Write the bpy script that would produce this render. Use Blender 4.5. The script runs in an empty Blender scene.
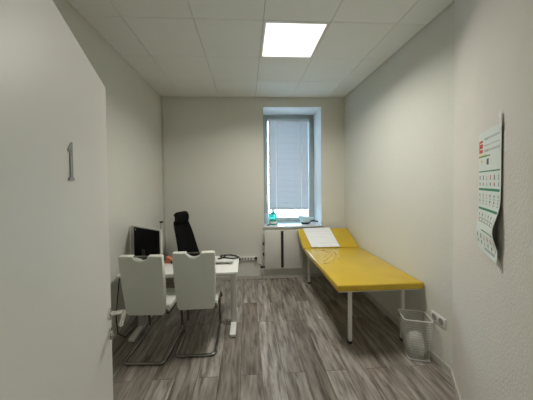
import bpy, bmesh, math, random
from mathutils import Vector, Matrix, noise
S = bpy.context.scene
C = S.collection
PI = math.pi
random.seed(4)

# ------------------------------------------------------------------ helpers
class MB:
    def __init__(s): s.bm = bmesh.new()
    def box(s, a, b, bev=0.0, seg=2, mi=0, M=None):
        a = Vector(a); b = Vector(b)
        t = bmesh.new()
        r = bmesh.ops.create_cube(t, size=1)
        for v in t.verts:
            v.co = Vector(((a.x+b.x)/2+v.co.x*(b.x-a.x), (a.y+b.y)/2+v.co.y*(b.y-a.y), (a.z+b.z)/2+v.co.z*(b.z-a.z)))
        if bev > 0:
            bmesh.ops.bevel(t, geom=t.edges[:], offset=bev, segments=seg, profile=0.5, affect='EDGES')
        for f in t.faces: f.material_index = mi
        s.merge(t, M)
        return s
    def merge(s, t, M=None):
        if M is not None:
            for v in t.verts: v.co = M @ v.co
        me = bpy.data.meshes.new('tmp'); t.to_mesh(me); t.free()
        s.bm.from_mesh(me); bpy.data.meshes.remove(me)
    def cyl(s, p, q, r0, r1=None, n=20, mi=0):
        p = Vector(p); q = Vector(q); r1 = r0 if r1 is None else r1
        t = bmesh.new(); d = q-p
        bmesh.ops.create_cone(t, cap_ends=True, segments=n, radius1=r0, radius2=r1, depth=d.length)
        M = Matrix.Translation((p+q)/2) @ d.to_track_quat('Z', 'Y').to_matrix().to_4x4()
        for f in t.faces: f.material_index = mi
        s.merge(t, M); return s
    def sph(s, c, r, sc=(1, 1, 1), M=None, mi=0):
        t = bmesh.new(); bmesh.ops.create_uvsphere(t, u_segments=20, v_segments=12, radius=r)
        for v in t.verts: v.co = Vector((v.co.x*sc[0]+c[0], v.co.y*sc[1]+c[1], v.co.z*sc[2]+c[2]))
        for f in t.faces: f.material_index = mi
        s.merge(t, M); return s
    def tube(s, pts, r, n=10, closed=False, mi=0, flat=None):
        pts = [Vector(p) for p in pts]; N = len(pts); rings = []
        up = Vector((0, 0, 1)); prev = None
        for i, p in enumerate(pts):
            if closed: d = pts[(i+1) % N]-pts[i-1]
            else: d = pts[min(i+1, N-1)]-pts[max(i-1, 0)]
            d.normalize()
            if prev is None:
                a = d.cross(up)
                if a.length < .1: a = d.cross(Vector((0, 1, 0)))
            else:
                a = prev-d*prev.dot(d)
                if a.length < 1e-4: a = d.cross(up)
            a.normalize(); prev = a; b = d.cross(a)
            rr = r(i/(N-1)) if callable(r) else r
            rings.append([s.bm.verts.new(p+a*math.cos(k*2*PI/n)*rr+b*math.sin(k*2*PI/n)*rr) for k in range(n)])
        for i in range(N if closed else N-1):
            A = rings[i]; B = rings[(i+1) % N]
            for k in range(n):
                f = s.bm.faces.new((A[k], A[(k+1) % n], B[(k+1) % n], B[k])); f.material_index = mi
        if not closed:
            s.bm.faces.new(rings[0][::-1]); s.bm.faces.new(rings[-1])
        return s
    def lathe(s, prof, c=(0, 0, 0), n=28, mi=0, cap=True):
        rings = []
        for r, z in prof:
            rings.append([s.bm.verts.new((c[0]+r*math.cos(k*2*PI/n), c[1]+r*math.sin(k*2*PI/n), c[2]+z)) for k in range(n)])
        for A, B in zip(rings, rings[1:]):
            for k in range(n):
                f = s.bm.faces.new((A[k], A[(k+1) % n], B[(k+1) % n], B[k])); f.material_index = mi
        if cap:
            s.bm.faces.new(rings[0][::-1]); s.bm.faces.new(rings[-1])
        return s
    def prism(s, poly, a, b, axis='y', bev=0, mi=0, M=None):
        # polygon in the other two axes, extruded a->b along axis
        t = bmesh.new()
        def P(u, v, w):
            return {'y': (u, w, v), 'x': (w, u, v), 'z': (u, v, w)}[axis]
        lo = [t.verts.new(P(u, v, a)) for u, v in poly]; hi = [t.verts.new(P(u, v, b)) for u, v in poly]
        t.faces.new(lo); t.faces.new(hi[::-1]); n = len(poly)
        for i in range(n): t.faces.new((lo[i], lo[(i+1) % n], hi[(i+1) % n], hi[i]))
        bmesh.ops.recalc_face_normals(t, faces=t.faces[:])
        if bev > 0:
            es = [e for e in t.edges if len(e.link_faces) == 2 and e.calc_face_angle(0) > 0.6]
            bmesh.ops.bevel(t, geom=es, offset=bev, segments=3, profile=0.5, affect='EDGES')
        for f in t.faces: f.material_index = mi
        s.merge(t, M); return s
    def build(s, name, mats, parent=None, smooth=True, angle=40):
        bmesh.ops.recalc_face_normals(s.bm, faces=s.bm.faces[:])
        if smooth:
            for f in s.bm.faces: f.smooth = True
            for e in s.bm.edges:
                if len(e.link_faces) == 2 and e.calc_face_angle(0) > math.radians(angle): e.smooth = False
        me = bpy.data.meshes.new(name); s.bm.to_mesh(me); s.bm.free()
        for m in (mats if isinstance(mats, (list, tuple)) else [mats]): me.materials.append(m)
        o = bpy.data.objects.new(name, me); C.objects.link(o)
        if parent: o.parent = parent
        return o

def tag(o, label=None, cat=None, group=None, kind=None):
    if label: o['label'] = label
    if cat: o['category'] = cat
    if group: o['group'] = group
    if kind: o['kind'] = kind
    return o
def thing(name, label, cat, loc=(0, 0, 0), rz=0, group=None):
    o = bpy.data.objects.new(name, None); C.objects.link(o)
    o.location = loc; o.rotation_euler = (0, 0, rz); o.empty_display_size = .1
    return tag(o, label, cat, group)
def struct(o): o['kind'] = 'structure'; return o
def copy_tree(o, parent=None):
    c = o.copy(); C.objects.link(c)
    if parent: c.parent = parent
    for ch in list(o.children): copy_tree(ch, c)
    return c
def arc(c, r, a0, a1, n=8, plane='yz', w=0):
    out = []
    for i in range(n+1):
        a = math.radians(a0+(a1-a0)*i/n); u = c[0]+r*math.cos(a); v = c[1]+r*math.sin(a)
        out.append({'yz': (w, u, v), 'xy': (u, v, w), 'xz': (u, w, v)}[plane])
    return out
def rrect(w, d, r, n=5):
    pts = []
    for cx, cy, a0 in ((w/2-r, d/2-r, 0), (-w/2+r, d/2-r, 90), (-w/2+r, -d/2+r, 180), (w/2-r, -d/2+r, 270)):
        for i in range(n+1):
            a = math.radians(a0+90*i/n); pts.append((cx+r*math.cos(a), cy+r*math.sin(a)))
    return pts

# ------------------------------------------------------------------ materials
def mat(name, col, rough=.5, metal=0, bump=0, bscale=200, spec=.5, alpha=1, trans=0, var=0, vscale=3, coat=0, detail=2):
    m = bpy.data.materials.new(name); m.use_nodes = True; nt = m.node_tree
    p = nt.nodes['Principled BSDF']
    p.inputs['Roughness'].default_value = rough; p.inputs['Metallic'].default_value = metal
    p.inputs['Specular IOR Level'].default_value = spec; p.inputs['Alpha'].default_value = alpha
    p.inputs['Transmission Weight'].default_value = trans; p.inputs['Coat Weight'].default_value = coat
    tc = nt.nodes.new('ShaderNodeTexCoord')
    nz = nt.nodes.new('ShaderNodeTexNoise'); nz.inputs['Scale'].default_value = vscale; nz.inputs['Detail'].default_value = 3
    nt.links.new(tc.outputs['Object'], nz.inputs['Vector'])
    rp = nt.nodes.new('ShaderNodeValToRGB')
    rp.color_ramp.elements[0].position = .3; rp.color_ramp.elements[1].position = .7
    rp.color_ramp.elements[0].color = [c*(1-var) for c in col]+[1]; rp.color_ramp.elements[1].color = [min(1, c*(1+var)) for c in col]+[1]
    nt.links.new(nz.outputs['Fac'], rp.inputs['Fac']); nt.links.new(rp.outputs['Color'], p.inputs['Base Color'])
    if bump:
        bn = nt.nodes.new('ShaderNodeTexNoise'); bn.inputs['Scale'].default_value = bscale; bn.inputs['Detail'].default_value = detail
        nt.links.new(tc.outputs['Object'], bn.inputs['Vector'])
        b = nt.nodes.new('ShaderNodeBump'); b.inputs['Strength'].default_value = bump; b.inputs['Distance'].default_value = .004
        nt.links.new(bn.outputs['Fac'], b.inputs['Height']); nt.links.new(b.outputs['Normal'], p.inputs['Normal'])
    return m
def emit(name, col, k):
    m = bpy.data.materials.new(name); m.use_nodes = True; nt = m.node_tree
    nt.nodes.remove(nt.nodes['Principled BSDF']); e = nt.nodes.new('ShaderNodeEmission')
    e.inputs['Color'].default_value = (*col, 1); e.inputs['Strength'].default_value = k
    nt.links.new(e.outputs[0], nt.nodes['Material Output'].inputs[0]); return m
def floor_mat():
    m = bpy.data.materials.new('wood_look_vinyl'); m.use_nodes = True; nt = m.node_tree; N = nt.nodes; L = nt.links
    p = N['Principled BSDF']; tc = N.new('ShaderNodeTexCoord')
    mp = N.new('ShaderNodeMapping'); mp.inputs['Rotation'].default_value = (0, 0, PI/2); mp.inputs['Location'].default_value = (.31, .07, 0)
    L.new(tc.outputs['Object'], mp.inputs['Vector'])
    br = N.new('ShaderNodeTexBrick'); br.offset = .37; br.squash = 1
    br.inputs['Scale'].default_value = 1; br.inputs['Brick Width'].default_value = 1.22; br.inputs['Row Height'].default_value = .186
    br.inputs['Mortar Size'].default_value = .0016; br.inputs['Mortar Smooth'].default_value = .1; br.inputs['Bias'].default_value = 0
    br.inputs['Color1'].default_value = (0, 0, 0, 1); br.inputs['Color2'].default_value = (1, 1, 1, 1); br.inputs['Mortar'].default_value = (.5, .5, .5, 1)
    L.new(mp.outputs[0], br.inputs['Vector'])
    # streaks stretched along the planks, shifted per plank
    mx = N.new('ShaderNodeVectorMath'); mx.operation = 'SCALE'; mx.inputs['Scale'].default_value = 7
    L.new(br.outputs['Color'], mx.inputs[0])
    ad = N.new('ShaderNodeVectorMath'); ad.operation = 'ADD'; L.new(mp.outputs[0], ad.inputs[0]); L.new(mx.outputs[0], ad.inputs[1])
    def streak(sx, sy, det):
        m2 = N.new('ShaderNodeMapping'); m2.inputs['Scale'].default_value = (sx, sy, 1); L.new(ad.outputs[0], m2.inputs['Vector'])
        n = N.new('ShaderNodeTexNoise'); n.inputs['Scale'].default_value = 1; n.inputs['Detail'].default_value = det
        n.inputs['Roughness'].default_value = .6; n.inputs['Distortion'].default_value = .4
        L.new(m2.outputs[0], n.inputs['Vector']); return n
    a = streak(3.4, 24, 8); b = streak(1.6, 9, 3)
    c1 = N.new('ShaderNodeValToRGB'); e = c1.color_ramp.elements
    e[0].position = .33; e[0].color = (.16, .135, .112, 1); e[1].position = .70; e[1].color = (.60, .555, .505, 1)
    x = e.new(.5); x.color = (.385, .345, .305, 1)
    L.new(a.outputs['Fac'], c1.inputs['Fac'])
    c2 = N.new('ShaderNodeValToRGB'); e = c2.color_ramp.elements
    e[0].position = .3; e[0].color = (.58, .56, .54, 1); e[1].position = .7; e[1].color = (1.0, 1.0, 1.0, 1)
    L.new(b.outputs['Fac'], c2.inputs['Fac'])
    m1 = N.new('ShaderNodeMix'); m1.data_type = 'RGBA'; m1.blend_type = 'MULTIPLY'; m1.inputs['Factor'].default_value = 1
    L.new(c1.outputs[0], m1.inputs['A']); L.new(c2.outputs[0], m1.inputs['B'])
    c3 = N.new('ShaderNodeValToRGB'); e = c3.color_ramp.elements
    e[0].position = 0; e[0].color = (.66, .63, .60, 1); e[1].position = 1; e[1].color = (1.18, 1.20, 1.24, 1)
    L.new(br.outputs['Color'], c3.inputs['Fac'])
    m2 = N.new('ShaderNodeMix'); m2.data_type = 'RGBA'; m2.blend_type = 'MULTIPLY'; m2.inputs['Factor'].default_value = 1
    L.new(m1.outputs['Result'], m2.inputs['A']); L.new(c3.outputs[0], m2.inputs['B'])
    m3 = N.new('ShaderNodeMix'); m3.data_type = 'RGBA'; m3.inputs['B'].default_value = (.05, .038, .03, 1)
    L.new(br.outputs['Fac'], m3.inputs['Factor']); L.new(m2.outputs['Result'], m3.inputs['A'])
    L.new(m3.outputs['Result'], p.inputs['Base Color'])
    p.inputs['Roughness'].default_value = .34; p.inputs['Specular IOR Level'].default_value = .6
    bu = N.new('ShaderNodeBump'); bu.inputs['Strength'].default_value = .25; bu.inputs['Distance'].default_value = .002
    L.new(a.outputs['Fac'], bu.inputs['Height']); L.new(bu.outputs[0], p.inputs['Normal'])
    return m
def two_face(name, col, w):     # thin translucent sheet (blind slats, paper, bag)
    m = mat(name, col, .6); nt = m.node_tree
    p = nt.nodes['Principled BSDF']; t = nt.nodes.new('ShaderNodeBsdfTranslucent'); t.inputs['Color'].default_value = (*col, 1)
    mx = nt.nodes.new('ShaderNodeMixShader'); mx.inputs[0].default_value = w
    nt.links.new(p.outputs[0], mx.inputs[1]); nt.links.new(t.outputs[0], mx.inputs[2]); nt.links.new(mx.outputs[0], nt.nodes['Material Output'].inputs[0])
    return m

WALLC = (.72, .715, .645)
M = dict(
    wall=mat('wall_paint', WALLC, .85, bump=.5, bscale=70, var=.015, vscale=1.5),
    wallpaper=mat('woodchip_wallpaper', (.70, .67, .61), .85, bump=.9, bscale=75, var=.02, detail=3),
    reveal=mat('reveal_paint', (.82, .83, .83), .8, bump=.1),
    ceil=mat('ceiling_tile', (.85, .85, .80), .9, bump=.15, bscale=300, var=.01),
    gap=mat('ceiling_gap', (.05, .048, .045), .9),
    grid=mat('grid_edge', (.24, .23, .21), .8),
    floor=floor_mat(),
    base=mat('baseboard', (.55, .53, .48), .5, var=.03),
    door=mat('door_lacquer', (.74, .725, .665), .45, var=.01),
    doorsh=mat('door_edge', (.80, .79, .74), .4),
    steel=mat('brushed_steel', (.74, .72, .69), .22, 1),
    numeral=mat('numeral_steel', (.33, .32, .31), .42, .85),
    chrome=mat('chrome', (.27, .26, .25), .08, 1),
    leather=mat('ivory_leatherette', (.74, .75, .68), .48, bump=.12, bscale=400, var=.02),
    deskw=mat('desk_white', (.82, .81, .77), .35, var=.01),
    deskg=mat('desk_frame', (.60, .59, .55), .4, .2),
    black=mat('black_mesh', (.004, .004, .005), .85, bump=.2, bscale=500, spec=.15),
    blackp=mat('black_plastic', (.012, .012, .013), .35),
    screen=mat('black_gloss', (.006, .006, .007), .12),
    silver=mat('silver_plastic', (.62, .62, .59), .4, .1),
    yellow=mat('yellow_vinyl', (.61, .41, .02), .26, bump=.35, bscale=12, var=.05, vscale=5, coat=.3),
    frame=mat('white_powdercoat', (.78, .77, .73), .4),
    dark=mat('dark_rubber', (.03, .03, .03), .7),
    paper=mat('paper', (.86, .87, .88), .8, bump=.5, bscale=30),
    upvc=mat('window_plastic', (.42, .44, .42), .4),
    sill=mat('sill_stone', (.72, .76, .78), .25, var=.02),
    slat=two_face('blind_slat', (.62, .60, .60), .3),
    cord=mat('blind_tape', (.92, .92, .92), .8),
    rad=mat('radiator_enamel', (.70, .68, .63), .38, var=.01),
    white=mat('white_plastic', (.80, .79, .75), .35),
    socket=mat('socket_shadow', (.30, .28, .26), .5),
    orange=mat('orange_plastic', (.62, .19, .10), .35, var=.1, vscale=40),
    teal=mat('teal_plastic', (.06, .58, .46), .2, trans=.35, var=.5, vscale=28),
    basin=mat('basin_plastic', (.62, .80, .86), .25),
    mesh=mat('bin_mesh', (.72, .72, .68), .5, alpha=.33),
    binrim=mat('bin_rim', (.72, .72, .68), .4),
    bag=two_face('bin_bag', (.93, .93, .90), .25),
    key=mat('keyboard_grey', (.62, .62, .60), .5),
    clear=mat('clear_plastic', (.75, .88, .90), .1, alpha=.45),
    cream=mat('cream_glare', (.85, .72, .42), .35),
    led=emit('led_diffuser', (1, .965, .89), 1.3),
    hall=emit('hall_lamp', (1, .97, .90), 32),
    red=mat('print_red', (.55, .06, .03), .7), green=mat('print_green', (.03, .22, .11), .7),
    ink=mat('print_ink', (.07, .07, .08), .7), gry=mat('print_grey', (.42, .44, .42), .7),
    yel=mat('print_yellow', (.75, .55, .12), .7), pap2=mat('poster_paper', (.70, .76, .71), .6),
    concrete=mat('facade', (.72, .76, .78), .9),
)
g = bpy.data.materials.new('window_glass'); g.use_nodes = True; nt = g.node_tree
nt.nodes.remove(nt.nodes['Principled BSDF']); tr = nt.nodes.new('ShaderNodeBsdfTransparent'); gl = nt.nodes.new('ShaderNodeBsdfGlossy')
gl.inputs['Roughness'].default_value = .02; fr = nt.nodes.new('ShaderNodeFresnel'); mx = nt.nodes.new('ShaderNodeMixShader')
tr.inputs['Color'].default_value = (.93, .97, .97, 1)
nt.links.new(fr.outputs[0], mx.inputs[0]); nt.links.new(tr.outputs[0], mx.inputs[1]); nt.links.new(gl.outputs[0], mx.inputs[2])
nt.links.new(mx.outputs[0], nt.nodes['Material Output'].inputs[0]); M['glass'] = g

# ------------------------------------------------------------------ room
XL, XR, D, H = -1.418, 1.727, 4.026, 3.133
YC = 1.86                                   # where the right wall meets the splayed wall
A33 = math.radians(33)
YE = .30                                    # entrance wall, room face
XS = XR-(YC-YE)*math.tan(A33)               # end of the splayed wall
YH = -1.5                                   # end of the hallway

fl = MB(); fl.box((XL-.2, YH-.2, -.12), (XR+.25, D+.2, 0)); struct(fl.build('floor', M['floor'], smooth=False))
# ceiling: plaster slab with lay-in tiles hung under it
ce = MB()
ce.box((XL-.2, YH-.2, H+.012), (XR+.25, D+.2, H+.15), mi=1)
x0 = .17; rows = [D-.6366-.625*j for j in range(-1, 8)]
xs = [x0+.625*i for i in range(-5, 5)]
for i in range(len(xs)-1):
    for j in range(len(rows)-1):
        ya, yb = rows[j+1], rows[j]; xa, xb = xs[i], xs[i+1]
        xa2, xb2 = max(xa+.0022, XL+.004), min(xb-.0022, XR-.012); ya2, yb2 = max(ya+.0022, YH), min(yb-.0022, D-.010)
        if xb2-xa2 < .02 or yb2-ya2 < .02: continue
        if abs(xa-x0) < .01 and abs(ya-(D-.6366-1.25)) < .01: continue        # the luminaire sits here
        ce.box((xa2, ya2, H), (xb2, yb2, H+.015))
struct(ce.build('ceiling', [M['ceil'], M['grid']], smooth=False))

# window opening
WX0, WX1, WZ0, WZ1, WY = .300, 1.312, .885, 2.972, D+.45
wb = MB()
wb.box((XL-.2, D, 0), (WX0, WY+.1, H+.012)); wb.box((WX1, D, 0), (XR+.25, WY+.1, H+.012))
wb.box((WX0, D, 0), (WX1, WY+.1, WZ0)); wb.box((WX0, D, WZ1), (WX1, WY+.1, H+.012))
wbo = struct(wb.build('wall_back', [M['wall'], M['reveal']], smooth=False))
for p_ in wbo.data.polygons:          # the plastered window reveal is painted plain white
    c_ = p_.center
    if D+.01 < c_.y < WY+.09 and WX0-.01 < c_.x < WX1+.01 and WZ0-.01 < c_.z < WZ1+.01: p_.material_index = 1
wl = MB(); wl.box((XL-.2, YH-.2, 0), (XL, D, H+.012)); struct(wl.build('wall_left', M['wall'], smooth=False))
wr = MB(); wr.box((XR, YC, 0), (XR+.25, D, H+.012)); struct(wr.build('wall_right', M['wall'], smooth=False))
ws = MB(); dx, dy = math.sin(A33), math.cos(A33)
ws.prism([(XR, YC), (XS, YE), (XS, -.10), (XS+.12, -.10), (XR+.25, YE), (XR+.25, YC)], 0, H+.012, 'z')
struct(ws.build('wall_entrance_right', M['wallpaper'], smooth=False))
we = MB(); we.box((XL, -.10, 0), (-.44, YE, H+.012)); we.box((-.44, -.10, 2.15), (XS, YE-.02, H+.012))
struct(we.build('wall_front', M['wall'], smooth=False))
wh = MB(); wh.box((XL, YH-.2, 0), (XR+.25, YH, H+.012)); struct(wh.build('wall_hallway', M['wall'], smooth=False))
wh = MB(); wh.box((XR, YH, 0), (XR+.25, -.10, H+.012)); struct(wh.build('wall_hallway_right', M['wall'], smooth=False))

def baseboard(name, p, q, n):
    p = Vector(p); q = Vector(q); n = Vector(n).normalized(); b = MB(); t = .014
    b.prism([(p.x, p.y), (q.x, q.y), (q.x+n.x*t, q.y+n.y*t), (p.x+n.x*t, p.y+n.y*t)], 0, .06, 'z', bev=.003)
    struct(b.build(name, M['base'], smooth=False))
baseboard('baseboard_back', (XL, D), (XR, D), (0, -1)); baseboard('baseboard_left', (XL, YE), (XL, D-.014), (1, 0))
baseboard('baseboard_right', (XR, YC), (XR, D-.014), (-1, 0)); baseboard('baseboard_entrance', (XR-.006, YC-.008), (XS, YE), (-dy, dx))
# thin vertical cable duct in the left corner
d_ = MB(); d_.box((XL+.03, D-.014, .06), (XL+.052, D, H)); struct(d_.build('trim_1', M['wall'], smooth=False))

# window
wf = MB(); fy0, fy1 = WY, WY+.07
ox0, ox1, oz0, oz1 = WX0, WX1, WZ0, WZ1
def ring(mb, x0, x1, z0, z1, w, y0, y1, wb=None, wt=None, bev=.004):
    wb = wb or w; wt = wt or w
    mb.box((x0, y0, z0), (x0+w, y1, z1), bev); mb.box((x1-w, y0, z0), (x1, y1, z1), bev)
    mb.box((x0+w-.001, y0, z0), (x1-w+.001, y1, z0+wb), bev); mb.box((x0+w-.001, y0, z1-wt), (x1-w+.001, y1, z1), bev)
ring(wf, ox0, ox1, oz0, oz1, .062, fy0, fy1, wt=.07)
win = struct(wf.build('window_1', M['upvc']))
sa = MB(); ring(sa, .352, 1.262, .935, 2.912, .062, fy0-.018, fy0+.045, wb=.055, wt=.072)
sash = sa.build('sash', M['upvc'], win)
pn = MB(); pn.box((.405, fy0+.012, .98), (1.205, fy0+.018, 2.85)); pn.build('pane', M['glass'], win, smooth=False)
hd = MB(); hd.box((.372, fy0-.03, 1.33), (.394, fy0-.016, 1.44), .004); hd.box((.375, fy0-.055, 1.40), (.391, fy0-.028, 1.416), .003)
hd.box((.374, fy0-.062, 1.29), (.392, fy0-.048, 1.418), .005); hd.build('window_handle', M['white'], win)
si = MB(); si.box((WX0-.02, D-.03, .888), (WX1+.02, WY+.002, .908), .005); so = si.build('window_sill', M['sill'], win); 

# blind
bl = thing('venetian_blind', 'closed pinkish grey venetian blind hanging crookedly in the window', 'blind', (.802, WY-.065, 2.84))
b = MB(); Mr = Matrix.Rotation(.022, 4, 'Y')
b.box((-.39, -.014, -.012), (.39, .014, .012), .002, M=Mr); b.build('headrail', M['silver'], bl)
b = MB(); n = 36; top = -.026; bot = -1.66
for k in range(n):
    z = top+(bot-top)*k/(n-1); t = (1-k/(n-1))**2
    Mx = Matrix.Translation((0, 0, z)) @ Matrix.Rotation(.022*t, 4, 'Y') @ Matrix.Rotation(math.radians(-68), 4, 'X')
    hw = .0265; r = []
    for u, c in ((-1, 0), (-.5, .003), (0, .004), (.5, .003), (1, 0)):
        r.append([b.bm.verts.new(Mx @ Vector((sx*.380, u*hw, c+dz))) for sx in (-1, 1) for dz in (0, .0006)])
    for p, q in zip(r, r[1:]):
        for a_, c_ in ((0, 1), (1, 3), (3, 2), (2, 0)): b.bm.faces.new((p[a_], p[c_], q[c_], q[a_]))
b.build('slats', M['slat'], bl)
b = MB(); b.box((-.38, -.012, -1.69), (.38, .012, -1.675), .003); b.build('bottom_rail', M['silver'], bl)
for x in (-.235, .24):
    b = MB(); b.box((x-.009, -.0235, -1.685), (x+.009, -.0225, -.015)); b.build('ladder_tape', M['cord'], bl, smooth=False)
b = MB(); b.tube([(-.36, -.02, -.01), (-.362, -.022, -.6), (-.36, -.022, -1.15)], .0015, 6); b.cyl((-.36, -.022, -1.15), (-.36, -.022, -1.2), .004, .006); b.build('pull_cord', M['cord'], bl)

# outside: balcony railing
b = thing('balcony_railing', 'pale balcony railing seen below the raised edge of the blind outside', 'railing', (.8, WY+1.0, 0))
m_ = MB(); m_.box((-.9, -.02, 1.10), (.9, .02, 1.14), .005); m_.build('handrail', M['white'], b)
for i in range(13):
    m_ = MB(); m_.box((-.9+.15*i-.01, -.01, -.1), (-.9+.15*i+.01, .01, 1.10)); m_.build('baluster', M['deskg'], b, smooth=False)
m_ = MB(); m_.box((-.9, -.5, -.2), (.9, .1, -.1)); m_.build('slab', M['concrete'], b, smooth=False)

# ceiling luminaire
L_ = thing('ceiling_light', 'bright square flat light panel set in the ceiling tiles', 'ceiling light', (x0+.3125, D-.6366-.9375, H))
b = MB()
for a_, c_ in (((-.31, -.31), (.31, -.284)), ((-.31, .284), (.31, .31)), ((-.31, -.284), (-.284, .284)), ((.284, -.284), (.31, .284))):
    b.box((*a_, -.002), (*c_, .012))
b.build('trim_frame', M['frame'], L_, smooth=False)
b = MB(); b.box((-.284, -.284, 0), (.284, .284, .011)); b.build('diffuser', M['led'], L_, smooth=False)
ld = bpy.data.lights.new('panel_lamp', 'AREA'); ld.shape = 'SQUARE'; ld.size = .56; ld.energy = 27; ld.color = (1, .975, .90); ld.spread = math.radians(150)
lo_ = bpy.data.objects.new('panel_lamp', ld); C.objects.link(lo_); lo_.parent = L_; lo_.location = (0, 0, -.004)
# hallway lamp behind the viewer
L2 = thing('hallway_light', 'round ceiling lamp in the hallway behind the doorway', 'ceiling light', (.1, -.85, H))
b = MB(); b.lathe([(.02, -.005), (.20, -.01), (.21, .0)], n=32); b.build('mount', M['frame'], L2)
b = MB(); b.lathe([(.02, -.07), (.12, -.06), (.19, -.02), (.195, -.01)], n=32); b.build('lamp_shade', M['hall'], L2)

# ------------------------------------------------------------------ door
DT = 2.11; s = 1.4
dd = Vector((.328, -.945, 0)).normalized(); E0 = Vector((-.472*s+.006, .813*s+0, 0))
dr = bpy.data.objects.new('door_1', None); C.objects.link(dr); struct(dr)
dr.location = E0; dr.rotation_euler = (0, 0, math.atan2(dd.y, dd.x))     # local +x: from the free edge to the hinges; +y: visible face
W = .86
b = MB(); b.box((.0, -.042, .006), (W, -.016, DT-.012), .002); b.box((-.0, -.018, .006), (W, 0, DT), .002)
leaf = b.build('door_leaf', M['door'], dr)
b = MB(); b.box((-.0015, -.034, .95), (.001, -.012, 1.17), .0005); b.build('lock_plate', M['steel'], dr)
for i, z in enumerate((.25, 1.05, 1.85)):
    b = MB(); b.cyl((W+.004, .006, z-.05), (W+.004, .006, z+.05), .008); b.build('hinge', M['steel'], dr)
b = MB(); hz = 1.063
b.cyl((.052, 0, hz), (.052, .008, hz), .026, n=28); b.cyl((.052, .006, hz), (.052, .056, hz), .0095)
pts = [(.052, .05, hz), (.052, .058, hz), (.055, .063, hz), (.062, .066, hz)]+[(.062+.012*i, .066, hz) for i in range(1, 10)]
b.tube(pts, .0085, 14); b.build('door_handle', M['steel'], dr)
b = MB(); b.cyl((.052, 0, hz-.092), (.052, .008, hz-.092), .026, n=28); b.cyl((.052, .004, hz-.086), (.052, .014, hz-.086), .0085); b.box((.0475, .004, hz-.108), (.0565, .013, hz-.088), .002)
b.build('lock_cylinder', M['steel'], dr)
# numeral 1 on the leaf; local x grows towards the hinge (left in view)
nm = MB(); u = lambda a, z: (a, z)
nx = .474; zb, zt = 1.668, 1.777; w = .0100
poly = [(nx-w, zb+.008), (nx-w, zt), (nx-w+.004, zt), (nx+.020, zt-.022), (nx+.020, zt-.030), (nx+w*.8, zt-.021), (nx+w*.8, zb+.008), (nx+.019, zb+.008), (nx+.019, zb), (nx-.021, zb), (nx-.021, zb+.008)]
nm.prism(poly, 0.0, .004, 'y', bev=.0006)
no = nm.build('door_numeral', M['numeral'], dr)
no['label'] = 'grey metal numeral 1 fixed on the door'
# door frame jamb at the hinge
b = MB(); b.box((-.44, -.10, 0), (-.405, YE+.01, 2.15), .003); b.box((XS-.03, -.10, 0), (XS, YE-.03, 2.15), .003); b.box((-.44, -.10, 2.12), (XS, YE-.02, 2.15), .003)
struct(b.build('trim_2', M['door']))

# ------------------------------------------------------------------ radiator
r = thing('radiator', 'cream flat panel radiator with a black vertical gap under the window', 'radiator', (0, 0, 0))
ry0, ry1, rz0, rz1 = D-.088, D-.02, .19, .845; rx0, rx1 = .296, .955
b = MB(); b.box((rx0, ry0, rz0), (.575, ry0+.03, rz1), .006); b.build('front_panel', M['rad'], r)
b = MB(); b.box((.620, ry0, rz0), (rx1, ry0+.03, rz1), .006); b.build('front_panel', M['rad'], r)
b = MB(); b.box((.572, ry0+.004, rz0+.02), (.623, ry0+.026, rz1-.01)); b.build('slot', M['blackp'], r, smooth=False)
b = MB(); b.box((rx0+.005, ry0+.025, rz0+.01), (rx1-.005, ry1, rz1-.012), .004)
for i in range(30):
    x = rx0+.02+i*.0215; b.box((x, ry0+.03, rz1-.014), (x+.012, ry1-.005, rz1-.003), .001)
b.build('core', M['rad'], r)
for x in (rx0+.1, rx1-.1):
    for z in (.26, .70):
        b = MB(); b.box((x-.02, ry1-.01, z), (x+.02, D-.001, z+.04)); b.build('bracket', M['deskg'], r, smooth=False)
b = MB(); b.tube([(rx0-.02, D-.07, .79), (rx0-.022, D-.07, .5), (rx0-.02, D-.07, .19), (rx0-.02, D-.065, .0)], .008, 10)
b.tube([(rx0-.02, D-.07, .79), (rx0+.02, D-.07, .79)], .008, 10); b.build('pipe', M['deskg'], r)
b = MB(); b.cyl((rx0-.035, D-.075, .225), (rx0+.01, D-.075, .225), .013, n=16); b.cyl((rx0-.075, D-.075, .225), (rx0-.033, D-.075, .225), .02, .022, n=20)
b.build('thermostat_valve', M['dark'], r)
for z in (.42, .6): 
    b = MB(); b.cyl((rx0-.021, D-.07, z), (rx0-.021, D-.07, z+.05), .012, n=12); b.build('pipe_clip', M['dark'], r)

# socket strip on the wall
t = thing('socket_strip', 'white strip of wall sockets left of the radiator', 'socket', (-.02, D, .365))
b = MB(); b.box((-.11, -.035, -.028), (.185, 0, .028), .004); b.build('housing', M['white'], t)
for i in range(5):
    b = MB(); b.cyl((-.07+.052*i, -.030, 0), (-.07+.052*i, -.0365, 0), .017, n=20); b.build('socket', M['socket'], t)
b = MB(); b.box((.150, -.075, -.024), (.182, -.034, .03), .006); pl = b.build('plug', M['blackp'], t)
b = MB(); b.box((-.125, -.07, -.02), (-.098, -.034, .02), .006); b.build('plug', M['blackp'], t)
b = MB(); b.tube([(.166, -.06, -.02), (.175, -.05, -.07), (.2, -.03, -.1), (.235, -.02, -.11), (.262, -.015, -.115)], .004, 8); b.build('cable', M['dark'], t)

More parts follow.
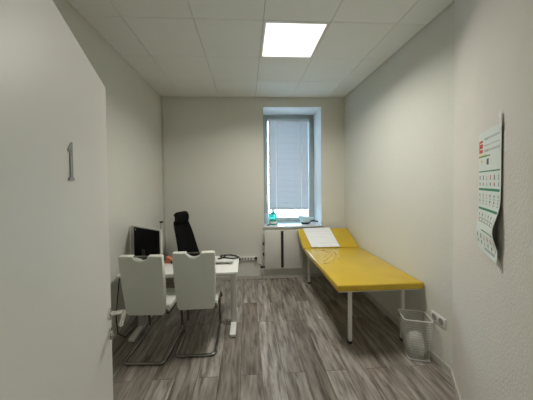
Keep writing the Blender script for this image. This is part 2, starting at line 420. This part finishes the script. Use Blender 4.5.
# wall outlets beside the waste bin
t = thing('wall_outlet', 'white double outlet low on the right wall beside the waste bin', 'outlet', (XR, 2.0, .405))
b = MB(); b.box((-.010, -.08, -.042), (0, .08, .042), .003); b.build('plate', M['white'], t)
for y in (-.038, .038):
    b = MB(); b.cyl((-.0095, y, 0), (-.0115, y, 0), .029, n=24); k = b.build('socket', M['socket'], t)
    b = MB(); b.lathe([(.029, 0), (.034, .003), (.029, .004)], n=24, cap=False)
    o = b.build('collar', M['white'], k); o.rotation_euler = (0, -PI/2, 0); o.location = (-.010, y, 0)

# small knob with cable on the left wall near the corner
b = MB(); b.cyl((XL, 3.86, 1.046), (XL+.03, 3.86, 1.046), .012, n=16); b.sph((XL+.035, 3.86, 1.046), .017)
b.tube([(XL+.02, 3.86, 1.04), (XL+.012, 3.86, .9), (XL+.008, 3.87, .5), (XL+.02, 3.875, .07)], .003, 6)
tag(b.build('wall_sensor', M['dark']), 'tiny black knob with thin cord on the left wall near the corner', 'sensor')

# ------------------------------------------------------------------ desk
dk = thing('desk', 'white desk with T-shaped feet against the left wall', 'desk', (0, 0, 0))
tx0, tx1, ty0, ty1 = -1.36, -.106, 2.457, 3.035
b = MB(); b.box((tx0, ty0, .695), (tx1, ty1, .72), .003); b.build('tabletop', M['deskw'], dk)
b = MB(); b.box((tx0+.12, 2.55, .645), (tx1-.06, 2.585, .695), .003); b.box((tx0+.12, 2.90, .645), (tx1-.06, 2.935, .695), .003); b.build('crossbeam', M['deskg'], dk)
for x in (-1.228, -.170):
    b = MB(); b.box((x-.034, 2.70, .038), (x+.034, 2.79, .69), .006); b.build('leg', M['deskg'], dk)
    b = MB(); b.box((x-.032, 2.475, .008), (x+.032, 3.03, .040), .004); f_ = b.build('foot', M['deskw'], dk)
    for yy in (2.50, 3.0):
        b = MB(); b.cyl((x, yy, 0), (x, yy, .010), .02); b.build('glide', M['dark'], f_)
b = MB(); b.tube([(-1.345, 2.50, .693), (-1.35, 2.49, .60), (-1.362, 2.48, .45), (-1.372, 2.47, .28), (-1.365, 2.48, .1), (-1.33, 2.56, .008), (-1.30, 2.75, .006)], .005, 8)
tag(b.build('desk_cable', M['dark']), 'thin black cable hanging down at the left end of the desk', 'cable')

# monitor: seen from behind
ml = Vector((-1.398, 2.885, 0)); mr = Vector((-.918, 2.535, 0)); mv = mr-ml; mw = mv.length
mo = thing('monitor', 'black-backed computer monitor in a silver frame on the desk', 'monitor', ((ml.x+mr.x)/2, (ml.y+mr.y)/2, .72), math.atan2(mv.y, mv.x))
b = MB(); b.box((-mw/2, -.012, .075), (mw/2, .014, .45), .005); b.build('housing', M['silver'], mo)
b = MB(); b.box((-mw/2+.085, -.020, .085), (mw/2-.016, -.010, .438), .004); b.build('back_cover', M['black'], mo)
b = MB(); b.box((-mw/2+.015, .013, .09), (mw/2-.015, .016, .437), .001); b.build('screen', M['screen'], mo)
b = MB(); b.cyl((-mw/2+.125, -.0195, .412), (-mw/2+.125, -.0215, .412), .009, n=16); b.build('logo_dot', M['silver'], mo)
b = MB(); b.box((-.035, -.032, .008), (.035, -.018, .2), .004); b.prism([(x*1, y) for x, y in rrect(.24, .17, .03)], 0, .010, 'z', bev=.002); b.build('stand', M['blackp'], mo)

# keyboard
kb = thing('keyboard', 'pale keyboard lying near the right end of the desk', 'keyboard', (-.375, 2.765, .72), -.02)
Mk = Matrix.Translation((0, .065, .004)) @ Matrix.Rotation(-.13, 4, 'X') @ Matrix.Translation((0, -.065, 0))
b = MB(); b.box((-.21, -.065, 0), (.21, .065, .014), .004, M=Mk); b.build('case', M['key'], kb)
b = MB()
for rr in range(5):
    for c in range(18):
        x = -.19+c*.0212; y = -.053+rr*.0215; b.box((x, y, .0135), (x+.0175, y+.0175, .0195), .0015, 1, M=Mk)
b.build('keys', M['white'], kb)
for x in (-.18, .18):
    b = MB(); b.box((x-.015, -.060, 0), (x+.015, -.052, .016), .001); b.build('foot', M['key'], kb)

# stethoscope
stt = thing('stethoscope', 'black stethoscope lying looped on the desk behind the keyboard', 'stethoscope', (-.235, 2.93, .72))
b = MB(); P = []
for i in range(40):
    a = i/39*2*PI*1.1-.6; P.append((.115*math.cos(a)+.01, .06*math.sin(a), .007+.022*math.sin(a*.5)**2))
b.tube(P, .009, 10); b.tube([P[-1], (.07, .055, .012), (.02, .065, .022), (-.04, .03, .024), (-.085, -.03, .014), (-.11, -.045, .012)], .008, 10); b.build('tubing', M['blackp'], stt)
b = MB(); b.cyl((-.115, -.052, .0), (-.115, -.052, .014), .021, .019, n=24); b.cyl((-.115, -.052, .014), (-.115, -.052, .022), .010, n=16); b.build('chest_piece', M['blackp'], stt)
b = MB(); b.tube([P[0], (.09, -.035, .012), (.10, -.05, .012), (.09, -.07, .008)], .003, 8); b.tube([P[0], (.06, -.05, .012), (.05, -.07, .01), (.055, -.085, .008)], .003, 8)
b.sph((.09, -.072, .008), .006); b.sph((.055, -.088, .008), .006); b.build('ear_tubes', M['steel'], stt)

# tape dispenser
td = thing('tape_dispenser', 'small orange and black tape dispenser on the desk between the two ivory chairs', 'tape dispenser', (-.955, 2.82, .72), -.2)
td.scale = (1.2, 1.2, 1.3)
b = MB(); b.prism([(-.045, 0), (.075, 0), (.078, .03), (.06, .038), (.035, .05), (.0, .06), (-.03, .055), (-.048, .03)], -.024, .024, 'y', bev=.006); b.build('body', M['orange'], td)
b = MB(); b.cyl((-.035, -.03, .048), (-.035, .030, .048), .030, n=26); b.build('tape_roll', M['dark'], td)
b = MB(); b.cyl((-.035, -.032, .048), (-.035, .032, .048), .013, n=20); b.build('hub', M['orange'], td)
b = MB(); b.box((.045, -.026, 0), (.083, .026, .028), .003); b.build('cutter', M['dark'], td)

# ------------------------------------------------------------------ visitor chairs
def visitor_chair(label, loc, rz):
    t = thing('cantilever_chair', label, 'chair', loc, rz, None)
    # backrest: outline with a grip notch, local y = forward
    hw_t, hw_b, z0, z1 = .205, .182, .425, 1.018
    out = [(-hw_b+.02, z0), (hw_b-.02, z0), (hw_b, z0+.03), ((hw_b+hw_t)/2+.002, .72), (hw_t-.006, z1-.02), (hw_t-.010, z1)]
    out += [(.072, z1), (.066, z1-.008)]
    for i in range(11):
        a = -PI*i/10; out.append((.062*math.cos(a), z1-.012+.040*math.sin(a)))
    out += [(-.066, z1-.008), (-.072, z1), (-hw_t+.010, z1), (-hw_t+.006, z1-.02), (-(hw_b+hw_t)/2-.002, .72), (-hw_b, z0+.03)]
    Mb = Matrix.Translation((0, .075, .42)) @ Matrix.Rotation(.15, 4, 'X') @ Matrix.Translation((0, 0, -.42))
    b = MB(); b.prism(out, -.012, .038, 'y', bev=.009, M=Mb); b.build('backrest', M['leather'], t)
    b = MB(); b.box((-.072, .004, z1-.016), (.072, .020, z1-.004), .004, M=Mb); b.build('grip_bar', M['chrome'], t)
    # seat cushion: rounded, dished, with a waterfall front
    b = MB(); prof = [(.10, .425), (.44, .418), (.505, .425), (.528, .45), (.515, .482), (.47, .498), (.36, .492), (.24, .484), (.14, .487), (.10, .50)]
    b.prism(prof, -.200, .200, 'x', bev=.014); b.build('seat', M['leather'], t)
    # frame: floor loop running forward, rising to the seat front, back along underneath
    w = .186; R_ = .045; b = MB()
    def side(sx):
        p = [(sx*w, .075, .465), (sx*w, .12, .42), (sx*w, .2, .408), (sx*w, .40, .405)]
        p += arc((.455, .365), .04, 90, 0, 6, 'yz', sx*w)
        p += [(sx*w, .50, .30), (sx*w, .515, .16), (sx*w, .52, .075)]
        p += arc((.465, .068), .055, 0, -90, 7, 'yz', sx*w)
        p += [(sx*w, .35, .013), (sx*w, .15, .013)]
        for i in range(5):
            a = math.radians(i*90/4); p.append((sx*(w-.035+.035*math.cos(a)), .035-.035*math.sin(a), .013))
        return p
    b.tube(side(-1)+side(1)[::-1], .0145, 12); b.build('frame', M['chrome'], t)
    for yy in (.40, .16):
        b = MB(); b.cyl((-w, yy, .407), (w, yy, .407), .009); b.build('crossbar', M['chrome'], t)
    return t
visitor_chair('ivory leatherette cantilever chair standing nearest the open door', (-.965, 2.155, 0), math.radians(-3))
visitor_chair('ivory leatherette cantilever chair standing nearest the yellow couch', (-.508, 2.225, 0), math.radians(1))

# ------------------------------------------------------------------ office chair (local +x = forward)
oc = thing('office_chair', 'black high-backed office chair with headrest behind the desk', 'office chair', (-.838, 3.46, 0), math.radians(-22))
def slab(prof, w, th, nx=9, wf=None, curve=.0):
    b = MB(); n = len(prof); G = {}
    for side in (0, 1):
        for i, (f, z) in enumerate(prof):
            i0, i1 = max(i-1, 0), min(i+1, n-1); dfx = prof[i1][0]-prof[i0][0]; dz = prof[i1][1]-prof[i0][1]; l = math.hypot(dfx, dz)
            nf, nz = -dz/l, dfx/l
            ww = w*(wf(i/(n-1)) if wf else 1)
            for j in range(nx):
                s_ = j/(nx-1)*2-1; e = math.sqrt(max(0, 1-abs(s_)**6)); ee = min(1, math.sin(PI*min(1, (i+.6)/(n+.2)))*3)
                off = (th/2*e*ee)*(1 if side else -1)
                G[side, i, j] = b.bm.verts.new((f+nf*off+curve*s_*s_, s_*ww/2, z+nz*off))
    for side in (0, 1):
        for i in range(n-1):
            for j in range(nx-1): b.bm.faces.new((G[side, i, j], G[side, i, j+1], G[side, i+1, j+1], G[side, i+1, j]))
    for i in range(n-1):
        for j in (0, nx-1): b.bm.faces.new((G[0, i, j], G[0, i+1, j], G[1, i+1, j], G[1, i, j]))
    for j in range(nx-1):
        for i in (0, n-1): b.bm.faces.new((G[0, i, j], G[0, i, j+1], G[1, i, j+1], G[1, i, j]))
    return b
bp_ = [(-.02, .50), (-.045, .56), (-.075, .65), (-.10, .75), (-.128, .86), (-.158, .97), (-.185, 1.05), (-.20, 1.10), (-.205, 1.125)]
slab(bp_, .50, .055, wf=lambda t: 1-.42*t**1.3, curve=.05).build('backrest', M['black'], oc, angle=60)
hp = [(-.172, 1.10), (-.155, 1.112), (-.148, 1.15), (-.152, 1.19), (-.165, 1.212), (-.18, 1.22)]
slab([(f-.0, z) for f, z in hp], .32, .075, curve=.02).build('headrest', M['black'], oc, angle=60)
b = MB(); b.tube([(-.17, 0, .95), (-.215, 0, 1.05), (-.205, 0, 1.14)], .012); b.build('headrest_stem', M['blackp'], oc)
slab([(-.04, .47), (.0, .475), (.1, .472), (.25, .475), (.36, .475), (.42, .462), (.44, .44)], .48, .075, curve=-.01).build('seat', M['black'], oc, angle=60)
b = MB(); b.box((.05, -.10, .385), (.28, .10, .435), .01); b.cyl((.17, 0, .09), (.17, 0, .39), .026); b.cyl((.17, 0, .08), (.17, 0, .24), .034); b.tube([(.06, 0, .40), (-.06, 0, .43), (-.12, 0, .52), (-.13, 0, .66)], .02); b.build('column', M['blackp'], oc)
for sy in (-1, 1):
    b = MB(); b.tube([(.17, sy*.1, .41), (.17, sy*.25, .42), (.15, sy*.275, .47), (.14, sy*.275, .56)], .014); b.box((.03, sy*.275-.035, .555), (.24, sy*.275+.035, .585), .012); b.build('armrest', M['blackp'], oc)
for i in range(5):
    a = 2*PI*i/5+.5; cx, cy = .17+.28*math.cos(a), .28*math.sin(a)
    b = MB(); b.tube([(.17, 0, .10), (.17+.14*math.cos(a), .14*math.sin(a), .095), (cx, cy, .07)], lambda t: .024-.009*t); lg = b.build('base_arm', M['blackp'], oc)
    b = MB(); nx_, ny_ = -math.sin(a), math.cos(a)
    for q in (-1, 1): b.cyl((cx+nx_*q*.010, cy+ny_*q*.010, .027), (cx+nx_*q*.026, cy+ny_*q*.026, .027), .027, n=20)
    b.cyl((cx, cy, .03), (cx, cy, .075), .008); b.build('caster', M['blackp'], lg)

# ------------------------------------------------------------------ examination couch
ct = thing('examination_couch', 'yellow padded examination couch with raised head end along the right wall', 'couch', (0, 0, 0))
cx0, cx1, cy0, cyh, ch = .858, 1.720, 2.165, 3.455, .670
b = MB(); b.box((cx0, cy0, ch-.068), (cx1, cyh-.004, ch), .016, 4)
cush = b.build('mattress', M['yellow'], ct)
b = MB(); b.tube([(cx0+.004, cy0+.02, ch-.034), (cx0+.001, cyh-.02, ch-.034)], .0035, 6); b.tube([(cx0+.02, cy0+.001, ch-.034), (cx1-.02, cy0+.001, ch-.034)], .0035, 6); b.build('seam', M['yellow'], cush)
ang = math.atan2(.212, .45); hl = math.hypot(.212, .45)
Mh = Matrix.Translation((0, cyh, ch)) @ Matrix.Rotation(ang, 4, 'X')
b = MB(); b.box((cx0-.008, .004, -.068), (cx1-.005, hl, 0), .016, 4, M=Mh); b.build('head_section', M['yellow'], ct)
b = MB(); b.box((cx0+.17, cy0+.14, ch-.098), (cx0+.20, D-.25, ch-.070), .003); b.box((cx1-.155, cy0+.14, ch-.098), (cx1-.125, D-.25, ch-.070), .003)
b.box((cx0+.02, cy0+.03, ch-.084), (cx1-.02, cy0+.055, ch-.066), .003)
for y in (cy0+.14, cyh-.05, D-.28): b.box((cx0+.17, y, ch-.098), (cx1-.125, y+.03, ch-.070), .003)
b.build('bed_frame', M['frame'], ct)
for lx, ly in ((1.045, cy0+.152), (1.603, cy0+.152), (1.01, 3.76), (1.603, 3.76)):
    b = MB(); b.box((lx-.017, ly-.017, .02), (lx+.017, ly+.017, ch-.090), .003); lg = b.build('leg', M['frame'], ct)
    b = MB(); b.box((lx-.019, ly-.019, 0), (lx+.019, ly+.019, .028), .003); b.build('foot_cap', M['dark'], lg)
b = MB(); b.tube([(1.3, 3.56, ch-.09), (1.3, cyh+.28, ch+.045)], .011); b.build('head_strut', M['frame'], ct)
# paper sheet over the head section
b = MB(); nu, nv = 10, 24; G = []
for side in (0, 1):
    for i in range(nu+1):
        for j in range(nv+1):
            u_, v_ = i/nu, j/nv
            x = (.955+.02*(1-v_))+u_*.435+.03*v_*(u_-.5); yy = .010+v_*(hl+.012)
            z = .0035+.0035*noise.noise(Vector((u_*3, v_*9, 0)))+.003+(.0035*math.sin(v_*22)**8)
            if v_ > .97: z -= .02
            G.append(b.bm.verts.new(Mh @ Vector((x, yy, z+side*.0012))))
k = (nu+1)*(nv+1)
for sd in (0, 1):
    for i in range(nu):
        for j in range(nv):
            q = sd*k+i*(nv+1)+j; b.bm.faces.new((G[q], G[q+1], G[q+nv+2], G[q+nv+1]))
tag(b.build('paper_sheet', M['paper']), 'creased white paper sheet laid over the raised head of the couch', 'paper')
# glare lines on vinyl creases near the hinge, modelled as thin cream loops
pts = [(1.02, 3.40), (1.074, 3.342), (1.137, 3.235), (1.14, 3.14), (1.102, 3.067), (1.005, 2.917), (.93, 2.83), (.925, 2.78), (.97, 2.775), (1.035, 2.82), (1.134, 2.99), (1.18, 3.11), (1.185, 3.22), (1.14, 3.33),
       (1.15, 3.37), (1.20, 3.33), (1.235, 3.19), (1.225, 3.05), (1.17, 2.92)]
P = []
for i in range(len(pts)-1):
    p0, p1, p2, p3 = [Vector(pts[max(0, min(len(pts)-1, i+k))]) for k in (-1, 0, 1, 2)]
    for q in range(6):
        t_ = q/6; v = .5*((2*p1)+(p2-p0)*t_+(2*p0-5*p1+4*p2-p3)*t_**2+(3*p1-p0-3*p2+p3)*t_**3); P.append((v.x, v.y, ch+.0042))
b = MB(); b.tube(P, .0042, 8)
tag(b.build('cord', M['cream']), 'thin cream loops added as glare on creases of the yellow couch', 'cord')

# ------------------------------------------------------------------ sill items
bo = thing('bottle', 'turquoise green waisted bottle on the left of the window sill', 'bottle', (.475, 4.20, .908))
bo.scale = (1.3, 1.3, 1.08)
b = MB(); b.lathe([(.046, 0), (.056, .006), (.058, .07), (.044, .10), (.056, .13), (.054, .175), (.026, .205), (.016, .215), (.016, .225)]); b.build('bottle_body', M['teal'], bo)
b = MB(); b.lathe([(.020, .220), (.020, .248), (.017, .252)]); b.build('cap', M['white'], bo)
b = MB(); b.lathe([(.0588, .025), (.0592, .060)], cap=False); b.build('sticker', M['white'], bo)
cu = thing('cup', 'clear tall cup beside the green bottle on the sill', 'cup', (.375, 4.33, .908))
b = MB(); b.lathe([(.03, 0), (.040, .002), (.052, .19), (.050, .19), (.038, .006), (.02, .006)], n=28); b.build('cup_body', M['clear'], cu)
b = MB(); b.box((.355, 4.085, .908), (.40, 4.12, .930), .004)
tag(b.build('eraser', M['dark']), 'tiny dark block on the left front edge of the sill', 'block')
ds = thing('basin', 'pale blue oval basin with dark underside and stub handle on the sill', 'basin', (1.065, 4.20, .908), -.12)
ds.scale = (1, 1, 1.2)
def oval(mb, prof, n=36):
    rg = [[mb.bm.verts.new((.145*r_*math.cos(k_*2*PI/n)*(1+.06*math.cos(k_*2*PI/n)), .085*r_*math.sin(k_*2*PI/n), z_+.016*r_*-math.cos(k_*2*PI/n)*(z_ > .03))) for k_ in range(n)] for r_, z_ in prof]
    for A_, B_ in zip(rg, rg[1:]):
        for k_ in range(n): mb.bm.faces.new((A_[k_], A_[(k_+1) % n], B_[(k_+1) % n], B_[k_]))
    mb.bm.faces.new(rg[0][::-1]); mb.bm.faces.new(rg[-1])
b = MB(); oval(b, [(.4, .026), (.62, .03), (.9, .075), (1.0, .112), (.97, .112), (.86, .078), (.55, .036), (.1, .034)]); b.build('bowl', M['basin'], ds)
b = MB(); oval(b, [(.3, .0), (.45, .0), (.64, .026), (.2, .027)]); b.build('base', M['dark'], ds)
b = MB(); b.tube([(.08, -.04, .05), (.15, -.05, .055), (.22, -.06, .045)], .011); b.build('handle', M['dark'], ds)

# ------------------------------------------------------------------ waste bin
bn = thing('waste_bin', 'see-through white rectangular waste bin standing by the right wall', 'waste bin', (1.585, 2.115, 0), math.radians(-16))
W0, D0, W1, D1, BH = .175, .145, .238, .195, .38
b = MB(); lo = [(x+.014, y-.005) for x, y in rrect(W0, D0, .025)]; hi = rrect(W1, D1, .03); n = len(lo)
v0 = [b.bm.verts.new((x, y, .004)) for x, y in lo]; v1 = [b.bm.verts.new((x, y, BH)) for x, y in hi]
for i in range(n): b.bm.faces.new((v0[i], v0[(i+1) % n], v1[(i+1) % n], v1[i]))
b.bm.faces.new(v0[::-1]); bw = b.build('bin_wall', M['mesh'], bn)
b = MB(); b.tube([(x, y, BH) for x, y in hi], .0055, 8, closed=True); b.build('rim', M['binrim'], bn)
b = MB(); b.tube([(x, y, .006) for x, y in lo], .005, 8, closed=True); b.build('base_ring', M['binrim'], bn)
b = MB()
for q in range(1, 16):
    z = q*BH/16
    f_ = z/BH; b.tube([(x0_*(1-f_)+x1_*f_, y0_*(1-f_)+y1_*f_, z) for (x0_, y0_), (x1_, y1_) in zip(lo, hi)], 0.0003, 4, closed=True)
b.build('wire_mesh', M['binrim'], bn)
b = MB(); t_ = bmesh.new(); bmesh.ops.create_icosphere(t_, subdivisions=4, radius=1)
for v in t_.verts:
    c = v.co.copy(); k_ = 1+.22*noise.noise(c*1.7)+.12*noise.noise(c*4.3+Vector((3, 1, 2)))+.06*noise.noise(c*9)
    z = c.z*k_*.11+.115+.03*c.x*-1; v.co = Vector((.014+c.x*k_*.080, c.y*k_*.062, max(.008, z)))
b.merge(t_); tag(b.build('bin_bag', M['bag'], None, angle=25), 'crumpled white bag lying inside the waste bin', 'bag')
bag = bpy.data.objects['bin_bag']; bag.location = bn.location; bag.rotation_euler = bn.rotation_euler

# ------------------------------------------------------------------ poster
PW, PH = .338, .655
c_, s_ = math.cos(A33), math.sin(A33)
po = thing('poster', 'white chart poster with green bars and tiny icons taped to the near right wall', 'poster', (1.356, 1.289, 1.595), math.atan2(-dy, -dx))
# local x along the wall towards the camera, local -y... find the side facing the room
nx_, nz_ = 52, 104
def off(u_, v_):          # distance from the wall; v 0 bottom, 1 top
    o_ = .003+.004*u_
    o_ += .028*u_*u_*math.exp(-((v_-.22)/.13)**2)-.0*v_
    o_ += .010*(1-u_)*math.exp(-((v_-.15)/.1)**2)
    if v_ < .08: o_ += .012*u_*(.08-v_)/.08
    return o_
def cell(u_, v_):
    t_ = 1-v_      # from the top
    if .07 < t_ < .17 and .02 < u_ < .22: return 2 if (int(t_*90) % 4 or u_ < .06) else 0
    if .035 < t_ < .17 and .28 < u_ < .95:
        k_ = int(t_*104) % 5
        return 4 if k_ in (1, 2) and (int(u_*52*1.7) % 5) and not (.12 > t_ > .10) else 0
    if .20 < t_ < .212 and u_ < .55: return 3
    if .19 < t_ < .2 and u_ < .4: return 5
    if .235 < t_ < .275 and .40 < u_ < .50: return 1
    if .235 < t_ < .262 and .12 < u_ < .2: return 5
    for g_ in (.325, .475, .635, .815):
        if g_ < t_ < g_+.016 and .02 < u_ < .97 and not (g_ > .8 and u_ < .25): return 3
        for r_, kk in ((.045, 1), (.095, 2)):
            if g_+r_ < t_ < g_+r_+.020:
                q = (u_*6) % 1; n_ = int(u_*6)
                if .40 < q < .58 and u_ > .06: return [2, 1, 3, 1, 1, 2][(n_*kk+int(g_*10)) % 6]
            if g_+r_+.026 < t_ < g_+r_+.034 and (u_*6) % 1 > .3 and (u_*6) % 1 < .7: return 4
    if .71 < t_ < .78 and int(t_*104) % 3 == 0 and .08 < u_ < .9: return 4
    if .95 < t_ < .97 and .4 < u_ < .9: return 4
    return 0
b = MB(); V = {}
for sd in (0, 1):
    for i in range(nx_+1):
        for j in range(nz_+1):
            u_, v_ = i/nx_, j/nz_
            V[sd, i, j] = b.bm.verts.new((u_*PW, -(off(u_, v_)+(.0006 if sd else 0)), (v_-.5)*PH))
for sd in (0, 1):
    for i in range(nx_):
        for j in range(nz_):
            f = b.bm.faces.new((V[sd, i, j], V[sd, i+1, j], V[sd, i+1, j+1], V[sd, i, j+1]))
            if sd: f.material_index = cell((i+.5)/nx_, (j+.5)/nz_)
for i in range(nx_):
    for j in (0, nz_): b.bm.faces.new((V[0, i, j], V[0, i+1, j], V[1, i+1, j], V[1, i, j]))
for j in range(nz_):
    for i in (0, nx_): b.bm.faces.new((V[0, i, j], V[0, i, j+1], V[1, i, j+1], V[1, i, j]))
b.build('sheet', [M['pap2'], M['ink'], M['red'], M['green'], M['gry'], M['yel']], po)
b = MB(); Mt = Matrix.Translation((PW-.006, -.0085, PH/2-.012)) @ Matrix.Rotation(-.22, 4, 'Y'); b.box((-.012, -.001, -.018), (.012, .0, .062), M=Mt)
b.build('tape', M['white'], po, smooth=False)
b = MB(); Mt = Matrix.Translation((PW-.01, -.010, -PH/2)) @ Matrix.Rotation(-.2, 4, 'Y'); b.box((-.007, -.001, -.035), (.007, .0, .02), M=Mt)
b.build('tape', M['white'], po, smooth=False)

# ------------------------------------------------------------------ daylight
w = bpy.data.worlds.new('World'); S.world = w; w.use_nodes = True; nt = w.node_tree
bg = nt.nodes['Background']
sky = nt.nodes.new('ShaderNodeTexSky'); sky.sky_type = 'NISHITA'; sky.sun_disc = False; sky.sun_elevation = math.radians(35); sky.sun_rotation = math.radians(200); sky.dust_density = 3
mxr = nt.nodes.new('ShaderNodeMix'); mxr.data_type = 'RGBA'; mxr.inputs['Factor'].default_value = .15
mxr.inputs['A'].default_value = (.54, .78, 1.0, 1); nt.links.new(sky.outputs[0], mxr.inputs['B'])
nt.links.new(mxr.outputs['Result'], bg.inputs['Color']); bg.inputs['Strength'].default_value = 13.0

# ------------------------------------------------------------------ camera
cam = bpy.data.cameras.new('camera'); co = bpy.data.objects.new('camera', cam); C.objects.link(co); S.camera = co
fpx, yaw, pitch, roll = 232.97, .0523, -.0219, -.0112
cy, sy = math.cos(yaw), math.sin(yaw); cp, sp = math.cos(pitch), math.sin(pitch)
fw = Vector((sy*cp, cy*cp, sp)); r0 = Vector((cy, -sy, 0)); u0 = r0.cross(fw)
r1 = r0*math.cos(roll)+u0*math.sin(roll); u1 = u0*math.cos(roll)-r0*math.sin(roll)
mm = Matrix.Identity(4)
for i in range(3): mm[i][0] = r1[i]; mm[i][1] = u1[i]; mm[i][2] = -fw[i]
mm[0][3], mm[1][3], mm[2][3] = 0, 0, 1.6523
co.matrix_world = mm
cam.sensor_width = 36; cam.lens = fpx*36/533; cam.shift_x = 7.676/533; cam.shift_y = -11.19/533; cam.clip_start = .02

S.view_settings.view_transform = 'Standard'; S.view_settings.look = 'None'; S.view_settings.exposure = .16; S.view_settings.gamma = 1
S.view_settings.use_curve_mapping = False
